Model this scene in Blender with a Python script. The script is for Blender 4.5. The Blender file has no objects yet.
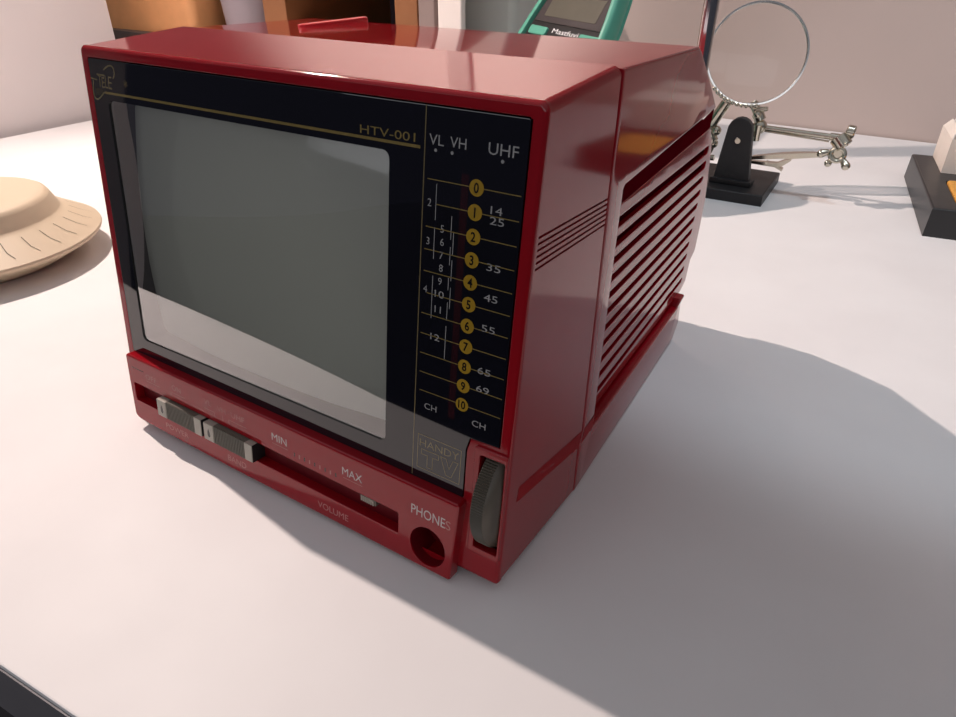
import bpy, bmesh, math, random
from mathutils import Vector, Matrix
from mathutils.geometry import tessellate_polygon
random.seed(7)
S = bpy.context.scene
COL = S.collection
MM = 0.001

# ------------------------------------------------------------------ materials
def mat(name, color, rough=0.5, metal=0.0, spec=0.5, coat=0.0, noise=0.0, nscale=60, bump=0.0, bscale=300, trans=0.0, alpha=1.0, ior=1.45, sheen=None):
    m = bpy.data.materials.new(name); m.use_nodes = True
    nt = m.node_tree; b = nt.nodes['Principled BSDF']
    c = (*color, 1)
    b.inputs['Base Color'].default_value = c
    b.inputs['Roughness'].default_value = rough
    b.inputs['Metallic'].default_value = metal
    b.inputs['Specular IOR Level'].default_value = spec
    b.inputs['Coat Weight'].default_value = coat
    b.inputs['IOR'].default_value = ior
    b.inputs['Transmission Weight'].default_value = trans
    b.inputs['Alpha'].default_value = alpha
    tc = nt.nodes.new('ShaderNodeTexCoord')
    n = nt.nodes.new('ShaderNodeTexNoise'); n.inputs['Scale'].default_value = nscale; n.inputs['Detail'].default_value = 4
    nt.links.new(tc.outputs['Object'], n.inputs['Vector'])
    r = nt.nodes.new('ShaderNodeValToRGB')
    k = noise
    r.color_ramp.elements[0].position = .3; r.color_ramp.elements[1].position = .7
    r.color_ramp.elements[0].color = (*[x*(1-k) for x in color], 1)
    r.color_ramp.elements[1].color = (*[min(1, x*(1+k)) for x in color], 1)
    nt.links.new(n.outputs['Fac'], r.inputs['Fac'])
    nt.links.new(r.outputs['Color'], b.inputs['Base Color'])
    if bump:
        n2 = nt.nodes.new('ShaderNodeTexNoise'); n2.inputs['Scale'].default_value = bscale; n2.inputs['Detail'].default_value = 3
        nt.links.new(tc.outputs['Object'], n2.inputs['Vector'])
        bp = nt.nodes.new('ShaderNodeBump'); bp.inputs['Strength'].default_value = bump; bp.inputs['Distance'].default_value = .001
        nt.links.new(n2.outputs['Fac'], bp.inputs['Height']); nt.links.new(bp.outputs['Normal'], b.inputs['Normal'])
    return m

def srgb(r, g, b):
    f = lambda v: (v/255/12.92) if v/255 <= .04045 else ((v/255+.055)/1.055)**2.4
    return (f(r), f(g), f(b))

def glass_pane(name, tint=(1, 1, 1), ior=1.5, rough=0.0, gain=1.0):
    m = bpy.data.materials.new(name); m.use_nodes = True
    nt = m.node_tree; nt.nodes.clear()
    o = nt.nodes.new('ShaderNodeOutputMaterial'); mx = nt.nodes.new('ShaderNodeMixShader')
    t = nt.nodes.new('ShaderNodeBsdfTransparent'); t.inputs['Color'].default_value = (*tint, 1)
    g = nt.nodes.new('ShaderNodeBsdfGlossy'); g.inputs['Roughness'].default_value = rough
    f = nt.nodes.new('ShaderNodeFresnel'); f.inputs['IOR'].default_value = ior
    mu = nt.nodes.new('ShaderNodeMath'); mu.operation = 'MULTIPLY'; mu.inputs[1].default_value = gain; mu.use_clamp = True
    nt.links.new(f.outputs[0], mu.inputs[0]); nt.links.new(mu.outputs[0], mx.inputs[0])
    nt.links.new(t.outputs[0], mx.inputs[1]); nt.links.new(g.outputs[0], mx.inputs[2]); nt.links.new(mx.outputs[0], o.inputs[0])
    return m

RED = (0.28, 0.004, 0.010)
M = {}
M['red'] = mat('red_plastic', RED, .08, spec=.6, noise=.04, nscale=40)
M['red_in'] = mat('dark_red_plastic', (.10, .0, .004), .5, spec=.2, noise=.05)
M['red_shade'] = mat('shaded_red_plastic', (.085, .002, .006), .7, spec=0, noise=.05)  # shade of the recess and vent gaps put into a darker red
M['red_rib'] = mat('lit_red_plastic', (.62, .012, .02), .3, noise=.04)  # light on the top rib put into a brighter red
M['red_hole'] = mat('shaded_hole_plastic', (.14, .003, .008), .6, spec=.1, noise=.05)  # shade inside the socket put into a darker red
M['red_matt'] = mat('matt_red_plastic', (.30, .004, .010), .6, spec=.15, noise=.05)
M['red_mark'] = mat('pale_red_print', (.46, .19, .18), .1, noise=.1)
M['black_glass'] = mat('black_printed_acrylic', (.003, .003, .007), .03, spec=1.0, noise=.05)
M['gold'] = mat('gold_print', (.21, .155, .05), .05, spec=1.0, noise=.06)
M['gold_dot'] = mat('amber_print', (.36, .22, .02), .05, spec=1.0, noise=.06)
M['gold_dim'] = mat('dull_gold_print', (.17, .135, .065), .05, spec=1.0, noise=.06)
M['ink'] = mat('dark_print', (.008, .007, .006), .05, spec=1.0)
M['white_print'] = mat('white_print', (.33, .33, .33), .05, spec=1.0, noise=.05)
M['panel_print'] = mat('pale_grey_print', (.55, .50, .49), .1, noise=.05)
M['dial_red'] = mat('dark_red_window', (.022, .004, .007), .05, spec=1.0, noise=.05)
M['pane'] = glass_pane('clear_screen_window', (.97, .97, .98), 1.5, gain=5.0)
M['crt'] = mat('grey_picture_tube', (.8, .8, .70), .06, spec=1.0, coat=.6, noise=.02, nscale=15)
M['surround'] = mat('grey_screen_surround', (.10, .075, .07), .3, noise=.05)
M['switch'] = mat('grey_switch_plastic', (.40, .365, .31), .4, noise=.05)
M['switch_dark'] = mat('dark_grey_ribs', (.15, .138, .112), .5, noise=.05)
M['wheel'] = mat('charcoal_wheel_plastic', (.094, .080, .062), .38, noise=.06, bump=.05)
M['black'] = mat('slider_end_shade', (.012, .012, .013), .5, noise=.1)
M['iron'] = mat('black_cast_iron_paint', (.016, .0155, .017), .48, noise=.15, bump=.25, bscale=500)
M['chrome'] = mat('chrome', (.75, .74, .72), .12, 1.0, noise=.03)
M['nickel'] = mat('nickel_plated_brass', (.58, .54, .45), .2, 1.0, noise=.06)
M['lens'] = glass_pane('magnifier_lens', (.98, .98, .97), 1.5, gain=.7)
M['beige'] = mat('beige_plastic', srgb(206, 190, 164), .5, noise=.02, nscale=15)
M['beige_line'] = mat('engraved_shade', srgb(108, 102, 90), .7)
M['green'] = mat('green_rubber', srgb(82, 156, 134), .45, noise=.05)
M['meter_black'] = mat('meter_black_plastic', (.014, .0125, .0125), .4, noise=.05)
M['lcd'] = mat('grey_display', srgb(92, 88, 78), .25, noise=.04)
M['lcd_frame'] = mat('dark_grey_lens', srgb(70, 64, 64), .2, noise=.04)
M['white_pure'] = mat('white_lettering', (.8, .8, .8), .5)
M['orange'] = mat('orange_plastic', srgb(232, 166, 112), .45, noise=.05)
M['wood'] = mat('orange_brown_wood', srgb(148, 98, 62), .5, noise=.15, nscale=14)
M['dark_wood'] = mat('dark_shelf_back', srgb(74, 62, 58), .6, noise=.15, nscale=14)
M['dark_grey'] = mat('dark_grey_plastic', srgb(92, 80, 74), .45, noise=.1)
M['frost'] = mat('frosted_grey_plastic', srgb(158, 146, 152), .4, noise=.06, nscale=12)
M['navy'] = mat('dark_violet_card', srgb(58, 46, 56), .6, noise=.08)
M['pale_box'] = mat('pale_pink_card', srgb(150, 132, 127), .6, noise=.05)
M['post'] = mat('white_painted_steel', srgb(247, 238, 232), .4, noise=.01)
M['grey_box'] = mat('grey_green_plastic', srgb(186, 189, 184), .45, noise=.05, nscale=10)
M['card'] = mat('white_card', srgb(238, 228, 218), .7, noise=.04, bump=.1)
M['sponge'] = mat('yellow_sponge', srgb(222, 160, 74), .9, noise=.15, nscale=300, bump=.8, bscale=700)
M['stand'] = mat('black_tray_plastic', (.021, .021, .022), .38, noise=.1, bump=.06)
M['floor'] = mat('dark_floor', (.006, .006, .008), .6, noise=.3, nscale=8)
M['edge'] = mat('grey_edge_band', srgb(112, 108, 112), .5, noise=.05)
M['wall'] = mat('painted_wall', srgb(200, 183, 176), .75, noise=.02, nscale=6, bump=.05, bscale=120)
M['wall_l'] = mat('painted_wall_left', srgb(222, 212, 210), .75, noise=.02, nscale=6, bump=.05, bscale=120)

# white laminate: faint smudges and one faint ring stain
def laminate():
    m = bpy.data.materials.new('white_laminate'); m.use_nodes = True
    nt = m.node_tree; b = nt.nodes['Principled BSDF']; L = nt.links.new
    b.inputs['Roughness'].default_value = .36; b.inputs['Specular IOR Level'].default_value = .3
    tc = nt.nodes.new('ShaderNodeTexCoord')
    n = nt.nodes.new('ShaderNodeTexNoise'); n.inputs['Scale'].default_value = 18; n.inputs['Detail'].default_value = 8
    L(tc.outputs['Object'], n.inputs['Vector'])
    r = nt.nodes.new('ShaderNodeValToRGB')
    r.color_ramp.elements[0].position = .3; r.color_ramp.elements[0].color = (.76, .74, .735, 1)
    r.color_ramp.elements[1].position = .7; r.color_ramp.elements[1].color = (.80, .785, .78, 1)
    L(n.outputs['Fac'], r.inputs['Fac'])
    # ring stain near the front edge
    d = nt.nodes.new('ShaderNodeVectorMath'); d.operation = 'DISTANCE'
    L(tc.outputs['Object'], d.inputs[0]); d.inputs[1].default_value = (.0745, -.0785, 0)
    rr = nt.nodes.new('ShaderNodeValToRGB'); e = rr.color_ramp.elements
    e[0].position = 0; e[0].color = (.45, .45, .45, 1); e[1].position = .0085; e[1].color = (.55, .55, .55, 1)
    q = e.new(.0095); q.color = (.9, .9, .9, 1); q = e.new(.0105); q.color = (0, 0, 0, 1)
    L(d.outputs['Value'], rr.inputs['Fac'])
    n3 = nt.nodes.new('ShaderNodeTexNoise'); n3.inputs['Scale'].default_value = 160; L(tc.outputs['Object'], n3.inputs['Vector'])
    mu = nt.nodes.new('ShaderNodeMath'); mu.operation = 'MULTIPLY'; L(rr.outputs['Color'], mu.inputs[0]); L(n3.outputs['Fac'], mu.inputs[1])
    mu2 = nt.nodes.new('ShaderNodeMath'); mu2.operation = 'MULTIPLY'; L(mu.outputs[0], mu2.inputs[0]); mu2.inputs[1].default_value = .3
    mx = nt.nodes.new('ShaderNodeMix'); mx.data_type = 'RGBA'
    L(mu2.outputs[0], mx.inputs['Factor']); L(r.outputs['Color'], mx.inputs['A']); mx.inputs['B'].default_value = (.60, .55, .54, 1)
    L(mx.outputs['Result'], b.inputs['Base Color'])
    n2 = nt.nodes.new('ShaderNodeTexNoise'); n2.inputs['Scale'].default_value = 30; L(tc.outputs['Object'], n2.inputs['Vector'])
    mr = nt.nodes.new('ShaderNodeMapRange'); mr.inputs['To Min'].default_value = .42; mr.inputs['To Max'].default_value = .58
    L(n2.outputs['Fac'], mr.inputs['Value']); L(mr.outputs['Result'], b.inputs['Roughness'])
    return m
M['laminate'] = laminate()

# ------------------------------------------------------------------ helpers
def tag(o, label=None, cat=None, group=None, kind=None):
    if label: o['label'] = label
    if cat: o['category'] = cat
    if group: o['group'] = group
    if kind: o['kind'] = kind
    return o

def empty(name, loc, label, cat, group=None, rot=None):
    o = bpy.data.objects.new(name, None); COL.objects.link(o); o.empty_display_size = .02
    o.location = loc
    if rot is not None: o.rotation_euler = rot
    return tag(o, label, cat, group)

class MB:
    """collects vertices/faces (metres) with a material index each"""
    def __init__(s): s.v = []; s.f = []; s.m = []; s.mats = []
    def mi(s, m):
        if m not in s.mats: s.mats.append(m)
        return s.mats.index(m)
    def add(s, verts, faces, m):
        k = len(s.v); i = s.mi(m)
        s.v += [tuple(p) for p in verts]; s.f += [tuple(a+k for a in f) for f in faces]; s.m += [i]*len(faces)
    def loft(s, rings, m, cap0=False, cap1=False, closed=True):
        n = len(rings[0]); V = [p for r in rings for p in r]; F = []
        for j in range(len(rings)-1):
            for i in range(n if closed else n-1):
                a = j*n+i; b = j*n+(i+1) % n; F.append((a, b, b+n, a+n))
        if cap0: F.append(tuple(range(n))[::-1])
        if cap1: F.append(tuple(range((len(rings)-1)*n, len(rings)*n)))
        s.add(V, F, m)
    def box(s, lo, hi, m, fn=None, bevel=0):
        bm = bmesh.new(); bmesh.ops.create_cube(bm, size=1)
        for v in bm.verts: v.co = Vector([lo[i]+(v.co[i]+.5)*(hi[i]-lo[i]) for i in range(3)])
        if bevel: bmesh.ops.bevel(bm, geom=bm.edges[:], offset=bevel, segments=2, profile=.5, affect='EDGES')
        s.bm(bm, m, fn)
    def bm(s, bm, m, fn=None):
        bm.verts.ensure_lookup_table(); bm.verts.index_update()
        s.add([fn(v.co) if fn else v.co for v in bm.verts], [[v.index for v in f.verts] for f in bm.faces], m); bm.free()
    def tube(s, a, b, r0, r1, m, n=20, cap=True, prof=None):
        a = Vector(a); b = Vector(b); d = (b-a); z = d.normalized(); x = z.orthogonal().normalized(); y = z.cross(x)
        prof = prof or [(0, r0), (1, r1)]
        rings = [[a+d*t+(x*math.cos(2*math.pi*i/n)+y*math.sin(2*math.pi*i/n))*r for i in range(n)] for t, r in prof]
        s.loft(rings, m, cap, cap)
    def path(s, pts, r, m, n=14):
        P = [Vector(p) for p in pts]; rings = []; x = None
        for i, p in enumerate(P):
            t = (P[min(i+1, len(P)-1)]-P[max(i-1, 0)]).normalized()
            x = (t.orthogonal() if x is None else x-t*x.dot(t)).normalized(); y = t.cross(x)
            rr = r[i] if isinstance(r, (list, tuple)) else r
            rings.append([p+(x*math.cos(2*math.pi*k/n)+y*math.sin(2*math.pi*k/n))*rr for k in range(n)])
        s.loft(rings, m, True, True)
    def torus(s, c, nrm, R, r, m, N=72, n=12):
        c = Vector(c); z = Vector(nrm).normalized(); x = z.orthogonal().normalized(); y = z.cross(x); rings = []
        for i in range(N+1):
            t = 2*math.pi*i/N; e = x*math.cos(t)+y*math.sin(t)
            rings.append([c+e*(R+r*math.cos(2*math.pi*k/n))+z*r*math.sin(2*math.pi*k/n) for k in range(n)])
        s.loft(rings, m)
    def ball(s, c, r, m, u=16, v=10):
        bm = bmesh.new(); bmesh.ops.create_uvsphere(bm, u_segments=u, v_segments=v, radius=r); c = Vector(c)
        s.bm(bm, m, lambda p: p+c)
    def lathe(s, prof, m, c=(0, 0, 0), N=96, M4=None):
        rings = [[Vector((r*math.cos(2*math.pi*i/N), r*math.sin(2*math.pi*i/N), z))+Vector(c) for i in range(N)] for r, z in prof]
        if M4: rings = [[M4 @ p for p in r] for r in rings]
        s.loft(rings, m, True, True)
    def plate(s, outer, holes, d0, d1, m, fn, bev=0, hbev=0, back_bev=0, segs=3, back=True, ngon=False):
        """flat plate with holes; outline in 2-D, depth d0..d1 (d1 = face), rounded rim, fn(u,v,d) -> point"""
        loops = [(ccw(outer, True), bev)]+[(ccw(h, False), hbev) for h in holes]
        tops = []; bots = []
        for P, b in loops:
            rings = []
            bb = back_bev if P is loops[0][0] else 0
            if bb:
                for k in range(segs):
                    t = math.pi/2*k/segs; rings.append((offset(P, bb*(1-math.sin(t))), d0+bb*(1-math.cos(t))))
            rings.append((P, d0+bb))
            if b:
                for k in range(segs+1):
                    t = math.pi/2*k/segs; rings.append((offset(P, b*(1-math.cos(t))), d1-b*(1-math.sin(t))))
            else: rings.append((P, d1))
            s.loft([[fn(x, y, d) for x, y in R] for R, d in rings], m)
            tops.append(rings[-1][0]); bots.append(rings[0][0])
        for L_, d, flip in ((tops, d1, 0), (bots, d0, 1)):
            if flip and not back: continue
            flat = [p for l in L_ for p in l]
            T = [tuple(range(len(flat)))] if ngon else tessellate_polygon([[Vector((x, y, 0)) for x, y in l] for l in L_])
            s.add([fn(x, y, d) for x, y in flat], T, m)
    def gridded(s, src, m, fn, us, vs):
        """add a plate built in flat space, cut along u and v lines so that the mapping bends it smoothly"""
        bm = bmesh.new(); vv = [bm.verts.new(p) for p in src.v]
        for f in src.f:
            try: bm.faces.new([vv[k] for k in f])
            except ValueError: pass
        bmesh.ops.remove_doubles(bm, verts=bm.verts[:], dist=1e-4)
        for ax_, L_ in ((0, us), (1, vs)):
            for c_ in L_:
                n_ = [0, 0, 0]; n_[ax_] = 1; p_ = [0, 0, 0]; p_[ax_] = c_
                bmesh.ops.bisect_plane(bm, geom=bm.verts[:]+bm.edges[:]+bm.faces[:], plane_co=p_, plane_no=n_, dist=1e-5)
        s.bm(bm, m, lambda p: fn(p.x, p.y, p.z))
    def sheet(s, poly, d, m, fn):
        T = tessellate_polygon([[Vector((x, y, 0)) for x, y in poly]])
        s.add([fn(x, y, d) for x, y in poly], T, m)
    def stroke(s, pts, w, d, m, fn, closed=False):
        P = [Vector(p) for p in pts]; n = len(P); L = []; R = []
        for i in range(n):
            a = P[(i-1) % n] if (closed or i > 0) else P[i]; b = P[(i+1) % n] if (closed or i < n-1) else P[i]
            t1 = (P[i]-a).normalized() if (P[i]-a).length > 1e-9 else None; t2 = (b-P[i]).normalized() if (b-P[i]).length > 1e-9 else None
            t1 = t1 or t2; t2 = t2 or t1
            n1 = Vector((-t1.y, t1.x)); n2 = Vector((-t2.y, t2.x)); mm = n1+n2
            mm = mm/max(.35, (1+n1.dot(n2))); L.append(P[i]+mm*w/2); R.append(P[i]-mm*w/2)
        k = n if closed else n-1
        s.add([fn(p.x, p.y, d) for p in L+R], [(i, (i+1) % n, n+(i+1) % n, n+i) for i in range(k)], m)
    def disc(s, cx, cy, r, d, m, fn, n=32, ry=None):
        s.add([fn(cx+r*math.cos(2*math.pi*i/n), cy+(ry or r)*math.sin(2*math.pi*i/n), d) for i in range(n)], [tuple(range(n))], m)
    def text(s, body, x, y, h, d, m, fn, w=None, align='L', shear=0.0, wscale=None, bold=0):
        """lettering: cap height h (mm), baseline-left / centre at x,y"""
        cu = bpy.data.curves.new('lettering', 'FONT'); cu.body = body; cu.size = 1; cu.resolution_u = 3; cu.offset = bold
        ob = bpy.data.objects.new('lettering', cu); COL.objects.link(ob)
        bpy.context.view_layer.update()
        me = bpy.data.meshes.new_from_object(ob.evaluated_get(bpy.context.evaluated_depsgraph_get()))
        V = [v.co.copy() for v in me.vertices]; F = [tuple(p.vertices) for p in me.polygons]
        bpy.data.meshes.remove(me); bpy.data.objects.remove(ob); bpy.data.curves.remove(cu)
        if not V: return
        x0 = min(v.x for v in V); x1 = max(v.x for v in V)
        sy = h/.70; sx = (w/(x1-x0)) if w else sy*(wscale or 1)
        W = (x1-x0)*sx; ox = x-(0 if align == 'L' else W/2)
        s.add([fn(ox+(v.x-x0)*sx+v.y*sy*shear, y+v.y*sy, d) for v in V], F, m)
    def build(s, name, parent=None, root=None, smooth=35, wn=True, recalc=True):
        me = bpy.data.meshes.new(name); me.from_pydata([tuple(p) for p in s.v], [], s.f)
        for m in s.mats: me.materials.append(m)
        for p, i in zip(me.polygons, s.m): p.material_index = i; p.use_smooth = bool(smooth)
        bm = bmesh.new(); bm.from_mesh(me)
        bmesh.ops.remove_doubles(bm, verts=bm.verts[:], dist=1e-6)
        
        if recalc: bmesh.ops.recalc_face_normals(bm, faces=bm.faces[:])
        bm.to_mesh(me); bm.free()
        if smooth: me.set_sharp_from_angle(angle=math.radians(smooth))
        o = bpy.data.objects.new(name, me); COL.objects.link(o)
        if parent:
            o.parent = parent
            if root is not None:                       # mesh was written in world space
                off = Vector(root)
                for v in me.vertices: v.co -= off
        if smooth and wn:
            md = o.modifiers.new('weighted', 'WEIGHTED_NORMAL'); md.keep_sharp = True
        return o

def ccw(P, want):
    a = sum(P[i][0]*P[(i+1) % len(P)][1]-P[(i+1) % len(P)][0]*P[i][1] for i in range(len(P)))
    return list(P) if (a > 0) == want else list(P)[::-1]
def offset(P, d):
    if d == 0: return list(P)
    out = []; n = len(P)
    for i in range(n):
        a = Vector(P[i-1]); p = Vector(P[i]); b = Vector(P[(i+1) % n])
        t1 = (p-a).normalized(); t2 = (b-p).normalized()
        n1 = Vector((-t1.y, t1.x)); n2 = Vector((-t2.y, t2.x)); m = (n1+n2)/max(.3, 1+n1.dot(n2)); q = p+m*d
        out.append((q.x, q.y))
    return out
def rrect(x0, y0, x1, y1, r, n=5):
    rs = r if isinstance(r, (list, tuple)) else [r]*4          # BL BR TR TL
    out = []
    for (cx, cy, a0, q) in ((x0+rs[0], y0+rs[0], 180, rs[0]), (x1-rs[1], y0+rs[1], 270, rs[1]), (x1-rs[2], y1-rs[2], 0, rs[2]), (x0+rs[3], y1-rs[3], 90, rs[3])):
        if q == 0: out.append((cx, cy)); continue
        for k in range(n+1):
            t = math.radians(a0+90*k/n); out.append((cx+q*math.cos(t), cy+q*math.sin(t)))
    return out
def circ(cx, cy, r, n=40, ry=None):
    return [(cx+r*math.cos(2*math.pi*i/n), cy+(ry or r)*math.sin(2*math.pi*i/n)) for i in range(n)]

# ------------------------------------------------------------------ setting
def quadbox(name, lo, hi, m, kind='structure'):
    b = MB(); b.box(lo, hi, m); o = b.build(name, smooth=0); o['kind'] = kind; return o

quadbox('wall_back', (-2.0, .70, -.75), (3.0, .74, 1.6), M['wall'])
quadbox('wall_left', (-.566, -.35, -.75), (-.541, .372, .62), M['wall_l'])
quadbox('floor', (-4, -6, -.76), (4, .74, -.75), M['floor'])

# desk
t = empty('desk', (0, .3, -.75), 'white laminate desk top with grey front edge standing on dark floor', 'desk')
def desk_front(x): return -.0908+.075*(x-.08)
xl, xr, yb, th = -.53, .62, .698, .0315
b = MB()
top = [(xl, desk_front(xl)), (xr, desk_front(xr)), (xr, yb), (-.9, yb), (-.9, .376), (xl, .376)]
b.plate(top, [], -th, 0, M['laminate'], lambda x, y, d: (x, y, d), bev=.0008, segs=2)
b.build('desktop', t, (0, .3, -.75), smooth=30)
b = MB()
ya = [(xl, desk_front(xl)), (xr, desk_front(xr))]
b.add([(x, y-.0006, z) for x, y in ya for z in (-th+.0005, -.0014)]+[(x, y+.0008, z) for x, y in ya for z in (-th+.0005, -.0014)],
      [(0, 2, 3, 1), (4, 5, 7, 6), (0, 1, 5, 4), (2, 6, 7, 3), (1, 3, 7, 5), (0, 4, 6, 2)], M['edge'])
b.build('edge_band', t, (0, .3, -.75), smooth=0)
for x, y in ((-.50, .0), (.58, .0), (-.86, .66), (.58, .66)):
    b = MB(); b.box((x-.025, y-.025, -.75), (x+.025, y+.025, -th-.0001), M['edge'], bevel=.003); b.build('leg', t, (0, .3, -.75))

# ------------------------------------------------------------------ portable television
A = 0.1262; sa, ca = math.sin(A), math.cos(A)
def F(x, s, n): return (x*MM, (s*sa-n*ca)*MM, (s*ca+n*sa)*MM)       # front plane: x across, s up the face, n outwards
TV0 = (.085, .09, 0)
tv = empty('portable_television', TV0, 'glossy red portable television with dark glass front panel and grey screen', 'television')
R_ = M['red']

# --- front half of the cabinet
fs = MB()
panel_out = [(1.6, 31.6), (156.4, 30.2), (156.4, 46.8), (157.4, 50.9), (166.8, 51.3), (167.0, 136.9), (166.3, 137.4), (2.2, 137.6), (1.6, 137.0)]
outer = rrect(-2.4, 3.9, 170.5, 141.2, [1.5, 1.6, 2.4, 2.4])
wheel_hole = rrect(161.2, 15.3, 169.4, 47.6, .8)
jack_c = (147.2, 9.9)
fs.plate(outer, [panel_out, wheel_hole, circ(*jack_c, 6.6, 40, 7.2)], -2.2, 0, R_, F, bev=1.2, hbev=.35)
# flange so that the wheel opening reads as a raised collar
fs.plate(rrect(159.4, 13.2, 170.1, 50.0, 1.0), [rrect(161.3, 15.4, 169.3, 47.5, .6)], -.4, .8, R_, F, bev=.4, hbev=.3)
def cross(front):
    def P(x, z): return (x, z)
    zb = 3.9 if front else 0.3; zt = 141.2 if front else 142.3
    L0 = -2.4 if front else -1.6; R0 = 170.5 if front else 171.3
    sk = .3 if front else .8; zlo = 31 if front else 20.5; zhi = 36.5 if front else 28.0
    pts = [(R0-sk-1.5, zb)]
    for k in range(1, 5): a_ = math.radians(-90+90*k/4); pts.append((R0-sk-1.5+1.5*math.cos(a_), zb+1.5+1.5*math.sin(a_)))
    pts += [(R0-sk, zlo), (R0, zhi)]
    g0, g1 = (102.3, 110.9) if front else (100.2, 108.2)
    for k in range(6):
        zz = g0+(g1-g0)*k/5.42; w = (g1-g0)/5.42*.42
        pts += [(R0, zz), (R0-.9, zz+.02), (R0-.9, zz+w-.02), (R0, zz+w)]
    r = 2.6
    for k in range(7): a_ = math.radians(90*k/6); pts.append((R0-r+r*math.cos(a_), zt-r+r*math.sin(a_)))
    for k in range(7): a_ = math.radians(90+90*k/6); pts.append((L0+r+r*math.cos(a_), zt-r+r*math.sin(a_)))
    pts += [(L0, zhi), (L0+sk, zlo)]
    for k in range(5): a_ = math.radians(180+90*k/4); pts.append((L0+sk+1.5+1.5*math.cos(a_), zb+1.5+1.5*math.sin(a_)))
    return pts
def yseam(z): return 53.6+3.4*z/142
c0 = [F(x, z, -2.2) for x, z in cross(True)]; c1 = [(x*MM, (yseam(z)-.1)*MM, z*MM) for x, z in cross(False)]
N_ = 6
fs.loft([[tuple(Vector(p).lerp(Vector(q), k/N_)) for p, q in zip(c0, c1)] for k in range(N_+1)], R_, False, True)
def side_pt(k, hi):      # matt band moulded along the lower side
    q0 = Vector(F(170.5-(0 if hi else .3), 36.5 if hi else 31, -2.2)); zz_ = 28.0 if hi else 20.5
    q1 = Vector(((171.3-(0 if hi else .8))*MM, (yseam(zz_)-.1)*MM, zz_*MM))
    return q0.lerp(q1, k)+Vector((.00008, 0, 0))
fs.add([side_pt(.10, 1), side_pt(1, 1), side_pt(1, 0), side_pt(.10, 0)], [(0, 1, 2, 3)], M['red_matt'])
fs.build('front_shell', tv, TV0, smooth=40)

# --- jack cup behind the control panel
jb = MB()
for r0, r1 in ((1, .9),):
    rings = [[F(x, s, n) for x, s in circ(*jack_c, 6.5*k, 40, 7.1*k)] for n, k in ((3.4, 1), (-6, .97), (-6, .35), (-9, .3))]
    jb.loft(rings, M['red_hole'], False, True)
jb.build('headphone_socket', tv, TV0)

# --- dark glass front panel with its printing
fp = MB()
win = rrect(9.6, 38.4, 127.4, 125.0, 2.2)
pin = offset(ccw(panel_out, True), .25)
fp.plate(pin, [win], -1.6, .12, M['black_glass'], F, bev=.1, hbev=0, segs=2)
d = .16
T = lambda body, x, s, h, m='white_print', **k: fp.text(body, x, s, h, d, M[m], F, **k)
ST = lambda pts, w, m='gold', dd=d, **k: fp.stroke(pts, w, dd, M[m], F, **k)
# gold rules
ST([(8.9, 127.3), (137.0, 127.15)], .75); ST([(138.4, 137.2), (137.9, 31.2)], .32, 'gold_dim')
# emblem: broken ring with lettering
ST([(9.8, 134.3), (11.0, 135.0), (12.0, 135.45), (13.2, 135.8), (14.0, 135.85), (14.8, 135.6), (15.25, 135.0), (15.45, 133.9), (15.1, 132.9), (14.3, 132.0)], .5, 'gold_dim')
ST([(3.4, 130.6), (3.0, 129.5), (2.6, 128.4), (2.4, 127.2), (2.4, 126.0), (2.75, 125.2), (3.6, 124.8), (4.6, 124.9), (5.6, 125.35), (6.6, 126.0), (7.5, 126.7), (8.2, 127.2), (9.2, 127.3)], .5, 'gold_dim')
ST([(1.9, 131.3), (5.5, 130.9)], .45, 'gold_dim')
ST([(5.6, 132.6), (9.9, 132.6)], .55, 'gold_dim')
T('T', 5.6, 128.8, 3.9, 'gold_dim', w=2.0, shear=.15); T('E', 7.7, 128.7, 3.4, 'gold_dim', w=1.5, shear=.15)
T('L', 9.5, 128.7, 4.0, 'gold_dim', w=1.3, shear=.15); T('E', 11.1, 128.6, 4.0, 'gold_dim', w=1.9, shear=.15)
for k in range(7): ST([(4.2+k*.62, 128.3), (3.7+k*.62, 126.0+.05*k)], .14, 'gold_dim')
T('*', 19.6, 128.6, 3.4, 'gold_dim')
T('HTV-001', 117.8, 128.1, 2.15, 'gold', w=17.6)
# wave bands
T('VL', 139.6, 128.2, 2.5, w=4.3); T('VH', 145.7, 128.3, 2.5, w=4.6); T('UHF', 156.4, 128.2, 2.7, w=8.0)
for x in (141.6, 146.4, 160.4): fp.disc(x, 127.0, .42, d, M['white_print'], F)
# red pointer track under the scale
fp.add([F(149.5, 122.7, .135), F(151.6, 122.7, .135), F(151.6, 55.1, .135), F(149.5, 55.1, .135)], [(0, 1, 2, 3)], M['dial_red'])
# scale lines 0..10
CY = [119.95, 114.0, 107.95, 102.0, 96.1, 90.15, 84.15, 78.25, 72.35, 66.5, 60.7]
XL = [139.5, 142.5, 139.5, 139.3, 139.4, 140.6, 139.2, 139.1, 139.2, 139.3, 139.5]
for i, s in enumerate(CY):
    ST([(XL[i], s), (166.0 if i else 165.6, s)] if False else [(XL[i], s), (166.1, s)], .26, 'gold')
    fp.disc(153.9, s, 2.05, d+.03, M['gold_dot'], F)
    fp.text(str(i), 153.85, s-1.2, 2.4, d+.06, M['ink'], F, align='C', w=None if i < 10 else 2.3, wscale=.85, bold=.022)
for body, x, s in (('25', 158.2, 112.0), ('35', 158.3, 100.4), ('45', 158.2, 92.4), ('55', 158.2, 84.0), ('65', 158.0, 71.8), ('69', 158.0, 66.4)):
    T(body, x, s, 1.9, w=4.0)
T('14', 158.2, 114.5, 1.9, w=3.3)
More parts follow.
